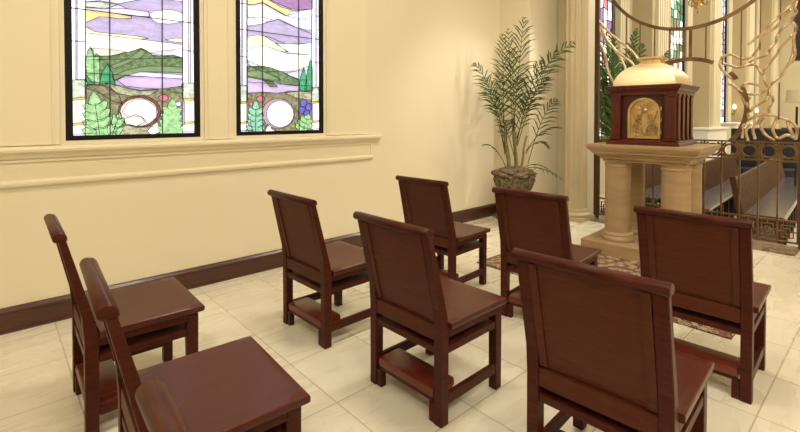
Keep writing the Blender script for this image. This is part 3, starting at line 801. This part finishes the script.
FR = [  # crown index, tip (u, v, x plane), droop, leaflet pairs, leaflet length, facing
 (1, (524, 19, 4.95), .12, 22, .30, vx), (0, (502, 36, 4.9), .22, 20, .28, vx), (0, (475, 64, 4.6), .42, 18, .22, vx), (1, (573, 43, 5.15), .42, 17, .22, vx),
 (3, (541, 62, 5.1), .25, 18, .26, vx), (0, (485, 92, 4.75), .32, 18, .20, vx), (2, (556, 100, 5.1), .28, 15, .19, vx), (4, (483, 145, 4.7), .20, 13, .12, None),
 (2, (549, 148, 5.1), .22, 13, .12, None), (1, (513, 50, 4.7), .25, 18, .26, vx), (3, (532, 92, 4.8), .22, 16, .20, vx), (0, (498, 72, 5.1), .30, 18, .22, vx),
 (2, (562, 128, 5.1), .22, 12, .12, None), (1, (518, 78, 4.7), .2, 16, .2, vx), (3, (495, 112, 4.9), .25, 14, .15, vx), (1, (548, 78, 5.0), .28, 16, .2, vx), (4, (508, 120, 4.7), .2, 14, .14, vx),
 (5, (564, 181, 5.05), .16, 12, .10, None), (5, (552, 172, 5.2), .16, 11, .09, None), (1, (508, 30, 5.0), .18, 20, .26, vx), (3, (556, 52, 5.1), .3, 17, .22, vx), (0, (484, 78, 4.8), .35, 17, .2, vx)]
random.seed(11)
for ci, (u, v, x), dr_, nl, ll, sd in FR:
    tip = pix_at(u, v, x) - PB
    m = MB(); r_ = MB()
    base = tops[ci] + Vector((random.uniform(-.02, .02), random.uniform(-.02, .02), random.uniform(-.40, -.05))) if ci < 5 else Vector((.08, -.05, .72))
    nl = int(nl * .72); ll *= 1.2
    frond(m, r_, base, tip, dr_, nl, ll, .015, sd, 52)
    fo = m.build('frond', leaf_m, pl); r_.build('rachis', leaf_m, fo)
# palm beyond the screen
def free_palm(name, label, loc, tips, mat_, trunk_h, ll=.3, grp=None):
    p = thing(name, label, 'plant', loc, 0, grp); L0 = Vector(loc)
    MB().lathe([(.14, 0), (.19, .02), (.21, .28), (.20, .30), (.02, .29)], n=24).build('pot', pewdark, p, smooth=True)
    m = MB()
    for k in range(4):
        a = k * 1.6; m.tube([(.05 * math.cos(a), .05 * math.sin(a), .28), (.09 * math.cos(a), .09 * math.sin(a), trunk_h)], .016, 6, .010)
    m.build('stem', stem_m, p)
    for k, (u, v, x) in enumerate(tips):
        m = MB(); r_ = MB(); tip = pix_at(u, v, x) - L0; a = k * 1.6
        frond(m, r_, Vector((.09 * math.cos(a), .09 * math.sin(a), trunk_h - .1 * (k % 3))), tip, .3, 22, ll, .03, vx if k % 2 else None)
        fo = m.build('frond', mat_, p); r_.build('rachis', stem_m, fo)
free_palm('nave_palm', 'dark green palm seen through the screen, left of the tabernacle', (7.0, 2.90, -.33),
          [(600, 45, 6.9), (612, 30, 7.0), (636, 30, 7.1), (642, 45, 7.3), (603, 80, 6.8), (628, 60, 7.2), (615, 55, 6.9), (606, 110, 6.9), (630, 95, 7.1), (604, 95, 7.2), (620, 75, 7.3), (668, 52, 7.6), (640, 120, 7.2), (598, 65, 6.7), (610, 130, 6.7), (640, 80, 7.1), (632, 45, 7.2), (618, 100, 7.0)], leafb_m, 1.1, .32)
def shrub(label, loc, n, rad, h, sz, mat_, seed, name='leafy_plant', grp=None):
    random.seed(seed)
    m = MB()
    for i in range(n):
        a = random.uniform(0, 2 * PI); r = random.uniform(0, .06); el = random.uniform(.85, 1.4); L = random.uniform(.6, 1) * h
        b = Vector((r * math.cos(a), r * math.sin(a), 0)); d = Vector((math.cos(a) * math.cos(el), math.sin(a) * math.cos(el), math.sin(el)))
        p1 = b + d * L * .6; p2 = b + d * L + Vector((math.cos(a), math.sin(a), 0)) * rad * .35 - Vector((0, 0, h * .12))
        w = d.cross(Vector((0, 0, 1))).normalized() * sz
        vs = [m.bm.verts.new(x) for x in (b - w * .2, b + w * .2, p1 + w, p2, p1 - w)]; m.bm.faces.new(vs)
    o = m.build(name, mat_); o.location = loc
    return tag(o, label, 'plant')
shrub('low green plant behind the stone table, seen between its columns', (6.84, 2.50, -.33), 80, .0, .85, .022, leafb_m, 2)
shrub('small leafy plant at the baseboard, under the palm on its left', (5.12, 3.68, .0), 26, .05, .10, .008, fern_m, 3)

# ------------------------------------------------------------------ nave
ZF = -.33; NY = 4.4; NX1 = 30
struct('floor_nave', MB().box(6.33, NX1, -7, NY + .3, ZF - .1, ZF), nfloor_m)
struct('wall_nave_left', (lambda m: m)(MB().box(6.42, NX1, NY, NY + .3, ZF, 8)), navew)
struct('wall_nave_end', MB().box(NX1, NX1 + .3, -7, NY + .3, ZF, 8), navew)
struct('wall_nave_right', MB().box(6.42, NX1, -7.3, -7, ZF, 8), navew)
struct('ceiling_nave', MB().box(6.42, NX1, -7, NY + .3, 8, 8.1), ceil_m)
def fluted_box(m, x0, x1, y0, y1, z0, z1, n):
    m.box(x0, x1, y0 + .03, y1, z0, z1)
    w = (x1 - x0) / (2 * n - 1)
    for k in range(n): m.box(x0 + 2 * k * w, x0 + (2 * k + 1) * w, y0, y0 + .03, z0, z1)
def nave_window(i, xc, w, cols):
    root = bpy.data.objects.new('window_%d' % (i + 3), None); C.objects.link(root); root['kind'] = 'structure'
    y = NY - .02
    f = MB()
    f.box(xc - w / 2 - .07, xc - w / 2, y - .05, NY - .001, .9, 6.5); f.box(xc + w / 2, xc + w / 2 + .07, y - .05, NY - .001, .9, 6.5)
    f.box(xc - w / 2, xc + w / 2, y - .05, NY - .001, .84, .9)
    f.build('window_frame', wframe_m, root)
    g = MB(); random.seed(40 + i); bm = g.bm
    nx, nz = 5, 24
    gx = [[(xc - w / 2 + w * a / nx + (random.uniform(-.05, .05) if 0 < a < nx else 0), .9 + 5.6 * b / nz + (random.uniform(-.07, .07) if 0 < b < nz else 0)) for b in range(nz + 1)] for a in range(nx + 1)]
    for a in range(nx):
        for b in range(nz):
            q = [gx[a][b], gx[a + 1][b], gx[a + 1][b + 1], gx[a][b + 1]]
            fc_ = bm.faces.new([bm.verts.new((p[0], y, p[1])) for p in q])
            cc_ = random.choice(cols if i != 1 else (['white', 'mauve', 'red', 'white', 'gd'] if b < 9 else ['white', 'white', 'pale', 'gd', 'olive'] if b < 14 else ['gx', 'gd', 'gm', 'gx', 'white']))
            fc_.material_index = GK.index(cc_)
    me = bpy.data.meshes.new('stained_glass'); bm.to_mesh(me); bm.free()
    for mm in gm: me.materials.append(mm)
    o = bpy.data.objects.new('stained_glass', me); C.objects.link(o); o.parent = root
    ld = MB()
    for a in range(nx + 1):
        for b in range(nz):
            p, q = gx[a][b], gx[a][b + 1]; ld.tube([(p[0], y - .008, p[1]), (q[0], y - .008, q[1])], .010, 4)
    for b in range(nz + 1):
        for a in range(nx):
            p, q = gx[a][b], gx[a + 1][b]; ld.tube([(p[0], y - .008, p[1]), (q[0], y - .008, q[1])], .010, 4)
    ld.build('lead_came', lead_m, root)
nave_window(0, 9.75, 1.1, ['white', 'purp', 'red', 'lavl', 'gm', 'white', 'pink'])
nave_window(1, 14.5, 1.25, ['white', 'white', 'gm', 'gx', 'white', 'mauve', 'pale', 'gd'])
nave_window(2, 19.2, 1.25, ['white', 'lavl', 'pale', 'lav', 'white'])
nave_window(3, 23.9, 1.25, ['white', 'lavl', 'pale', 'olive'])
tn_ = 4
def pier(x0, x1, proud, flutes, mt):
    global tn_
    m = MB()
    if flutes: fluted_box(m, x0, x1, NY - proud, NY - .001, ZF, 8, flutes)
    else: m.box(x0, x1, NY - proud, NY - .001, ZF, 8)
    m.box(x0 - .04, x1 + .04, NY - proud - .05, NY - .001, ZF, ZF + 1.25)
    m.box(x0 - .06, x1 + .06, NY - proud - .08, NY - .001, ZF + 1.25, ZF + 1.33)
    struct('trim_%d' % tn_, m, mt); tn_ += 1
for i in range(5):
    xc = 9.75 + 4.72 * i
    pier(xc - 1.25, xc - .80, .12, 5, navec)
    pier(xc + .80, xc + 1.25, .12, 5, navec)
    if i < 4:
        pier(xc + 1.75, xc + 2.95, .45, 0, navet)
        pier(xc + 1.95, xc + 2.75, .52, 6, navec)
# white ledges at the wall
for i, (x0, x1, y0, zt) in enumerate(((15.3, 17.4, 3.75, 1.0), (18.3, 20.4, 3.7, 1.12))):
    o = MB().box(x0, x1, y0, NY - .15, ZF, zt, .03).box(x0 - .05, x1 + .05, y0 - .05, NY - .15, zt, zt + .05, .01).build('stone_chest', white_m)
    tag(o, ['white stone chest against the far nave wall, just right of the tabernacle', 'farther white stone chest against the nave wall, seen inside the gate ring'][i], 'chest', 'white chests along the nave wall')
# sconces
for i, (u, v) in enumerate(((716, 104), (747, 107), (768, 111))):
    x = (17.0, 22.1, 25.4)[i]; yy = NY - .55
    d = ray(u, v); t = yy / d.y
    sx = t * d.x; sz = H + t * d.z
    s_ = thing('wall_sconce', ['small glowing wall sconce nearest the tabernacle, left of the ring edge', 'small glowing wall sconce in the middle of the three', 'small glowing wall sconce farthest right of the three'][i], 'sconce', (sx, yy + .38, sz), 0, 'glowing sconces along the nave wall')
    m = MB(); m.box(-.04, .04, .0, .16, -.30, -.22); m.box(-.02, .02, -.02, .02, -.28, -.1); m.lathe([(.03, -.12), (.07, -.10), (.07, -.08), (.02, -.07)], n=16); m.build('bracket', brass, s_)
    m = MB(); m.lathe([(.03, -.07), (.055, -.02), (.055, .04), (.02, .10), (.004, .12)], n=16); m.build('bulb', glow_m, s_, smooth=True)
# pews
def make_pew(label, loc, rz):
    p = thing('pew', label, 'pew', loc, rz, 'brown wooden pews beyond the gate')
    Lp = 5.2
    m = MB(); m.prism([(.0, .40), (.0, .44), (.10, .885), (.125, .90), (.145, .885), (.06, .44), (.06, .40)], 'x', 0, Lp); m.build('backrest', pewwood, p)
    m = MB(); m.prism([(-.42, .415), (-.42, .44), (-.40, .45), (.0, .44), (.0, .40)], 'x', .03, Lp - .03); m.build('seat', pewseat, p)
    for k in range(12):
        x = .10 + k * .45
        MB().box(x, x + .05, -.39, -.33, .0, .41).box(x, x + .05, .0, .055, 0, .40).box(x, x + .05, -.33, .0, .30, .38).build('leg', pewdark, p)
    MB().prism([(-.40, 0), (-.34, 0), (-.34, .36), (.0, .36), (.02, 0), (.07, 0), (.07, .44), (.16, .93), (.09, .93), (.0, .46), (-.40, .46)], 'x', -.03, -.001, .004).build('end_panel', pewwood, p)
    return p
make_pew('brown pew beyond the right half of the gate, its lavender-lit seat toward the camera', (7.30, 1.38, ZF), YAW)
pr = [o for o in C.objects if o.name == 'pew'][0]
dup(pr, (7.25, 2.16, ZF), YAW, 'brown pew directly behind the stone table, one row left of the front one')
dup(pr, (7.60, 2.95, ZF), YAW, 'dim brown pew glimpsed between the stone table columns')
# far upholstered stalls
for i, (x, y, mt) in enumerate(((13.6, 2.55, navy_m), (13.9, 1.85, navy_m), (14.7, 2.25, maroon_m), (15.9, 1.75, maroon_m), (14.9, 1.35, navy_m))):
    s_ = thing('upholstered_stall', ['navy high-backed stall far behind the gate, leftmost', 'navy high-backed stall far behind the gate, right of the maroon one', 'maroon high-backed stall between two navy ones behind the gate', 'maroon high-backed stall farthest back behind the gate', 'navy high-backed stall rightmost behind the gate'][i], 'seat', (x, y, ZF), R(-80 + 15 * i), 'dark stalls seen through the gate')
    MB().box(-.28, .28, -.26, .26, .0, .48, .02).build('seat', mt, s_)
    MB().box(-.30, .30, .265, .36, 0, 1.42, .03).build('backrest', mt, s_)
# floor lamp and tall dark hanging panel at the right edge
def pixz(u, v, x):
    d = ray(u, v); t = x / d.x; return (x, t * d.y, H + t * d.z)
a = pixz(797, 97, 11.0)
fl = thing('floor_lamp', 'floor lamp with a pale shade at the right edge beyond the gate', 'lamp', (a[0], a[1], ZF))
MB().lathe([(.16, 0), (.17, .02), (.03, .05), (.018, .08), (.018, 1.9 + .0)], n=20).build('base', black_m, fl, smooth=True)
MB().lathe([(.17, a[2] - ZF - .10), (.15, a[2] - ZF + .13), (.145, a[2] - ZF + .13)], n=28).build('lamp_shade', shade_m, fl, smooth=True)
a = pixz(806, 60, 9.6)
o = MB().box(-.12, .12, -.14, .14, 0, 2.6, .01).build('dark_panel', black_m); o.location = (a[0], a[1], a[2])
m = MB().box(-.01, .01, -.01, .01, 2.6, 8 - a[2] - .001).build('mount', black_m, o)
tag(o, 'tall dark panel hanging at the upper right edge beyond the gate', 'dark_panel')

# ------------------------------------------------------------------ lighting
def area(loc, size, power, col, tgt=None, sy=None):
    l = bpy.data.lights.new('area', 'AREA'); l.energy = power; l.color = col; l.shape = 'RECTANGLE'; l.size = size; l.size_y = sy or size
    o = bpy.data.objects.new('area_light', l); C.objects.link(o); o.location = loc
    d = (Vector(tgt) - Vector(loc)) if tgt else Vector((0, 0, -1))
    o.rotation_euler = d.to_track_quat('-Z', 'Y').to_euler()
    return o
def spot(loc, tgt, power, col, ang, soft=.12, blend=.6):
    l = bpy.data.lights.new('spot', 'SPOT'); l.energy = power; l.color = col; l.spot_size = R(ang); l.spot_blend = blend; l.shadow_soft_size = soft
    o = bpy.data.objects.new('spot_light', l); C.objects.link(o); o.location = loc
    o.rotation_euler = (Vector(tgt) - Vector(loc)).to_track_quat('-Z', 'Y').to_euler()
    return o
WARM = (1, .92, .79)
i = 0
for x in (-1.2, 1.6, 4.2):
    for y in (-1.6, 1.6):
        area((x, y, CZ - .12), .5, 60, WARM)
        f = MB().box(-.28, .28, -.28, .28, -.02, 0).build('added_fill_panel', fill_glow_m); f.location = (x, y, CZ - .001)  # added glowing panel out of view, standing in for the room's overhead light
        tag(f, 'added square glowing fill panel on the unseen ceiling above the chairs', 'fill panel', 'added fill panels on the unseen ceiling')
spot((2.4, .6, 3.4), (5.05, 1.75, 1.88), 560, WARM, 14, .05)
spot((2.4, .2, 4.1), (5.0, 1.75, 1.2), 70, WARM, 34, .15)
spot((3.4, 1.0, 4.1), (4.9, 3.5, 1.5), 90, WARM, 50, .06)
spot((.3, -1.8, 3.9), (3.0, 1.5, .3), 230, WARM, 100, .25)
for x in (9, 13, 17.5, 22, 27):
    area((x, -.5, 7.8), 3.0, 460, (1, .93, .80))
area((6.8, 2.0, 4.6), .6, 30, WARM)
spot((5.75, 1.95, 3.3), (4.65, 3.55, 1.5), 220, WARM, 56, .04, .9)
wd = bpy.data.worlds.new('world'); S.world = wd; wd.use_nodes = True
wd.node_tree.nodes['Background'].inputs[0].default_value = (1, .9, .75, 1); wd.node_tree.nodes['Background'].inputs[1].default_value = .3
vs = S.view_settings; vs.view_transform = 'Standard'; vs.look = 'None'; vs.exposure = -0.74; vs.gamma = 1; vs.use_curve_mapping = False
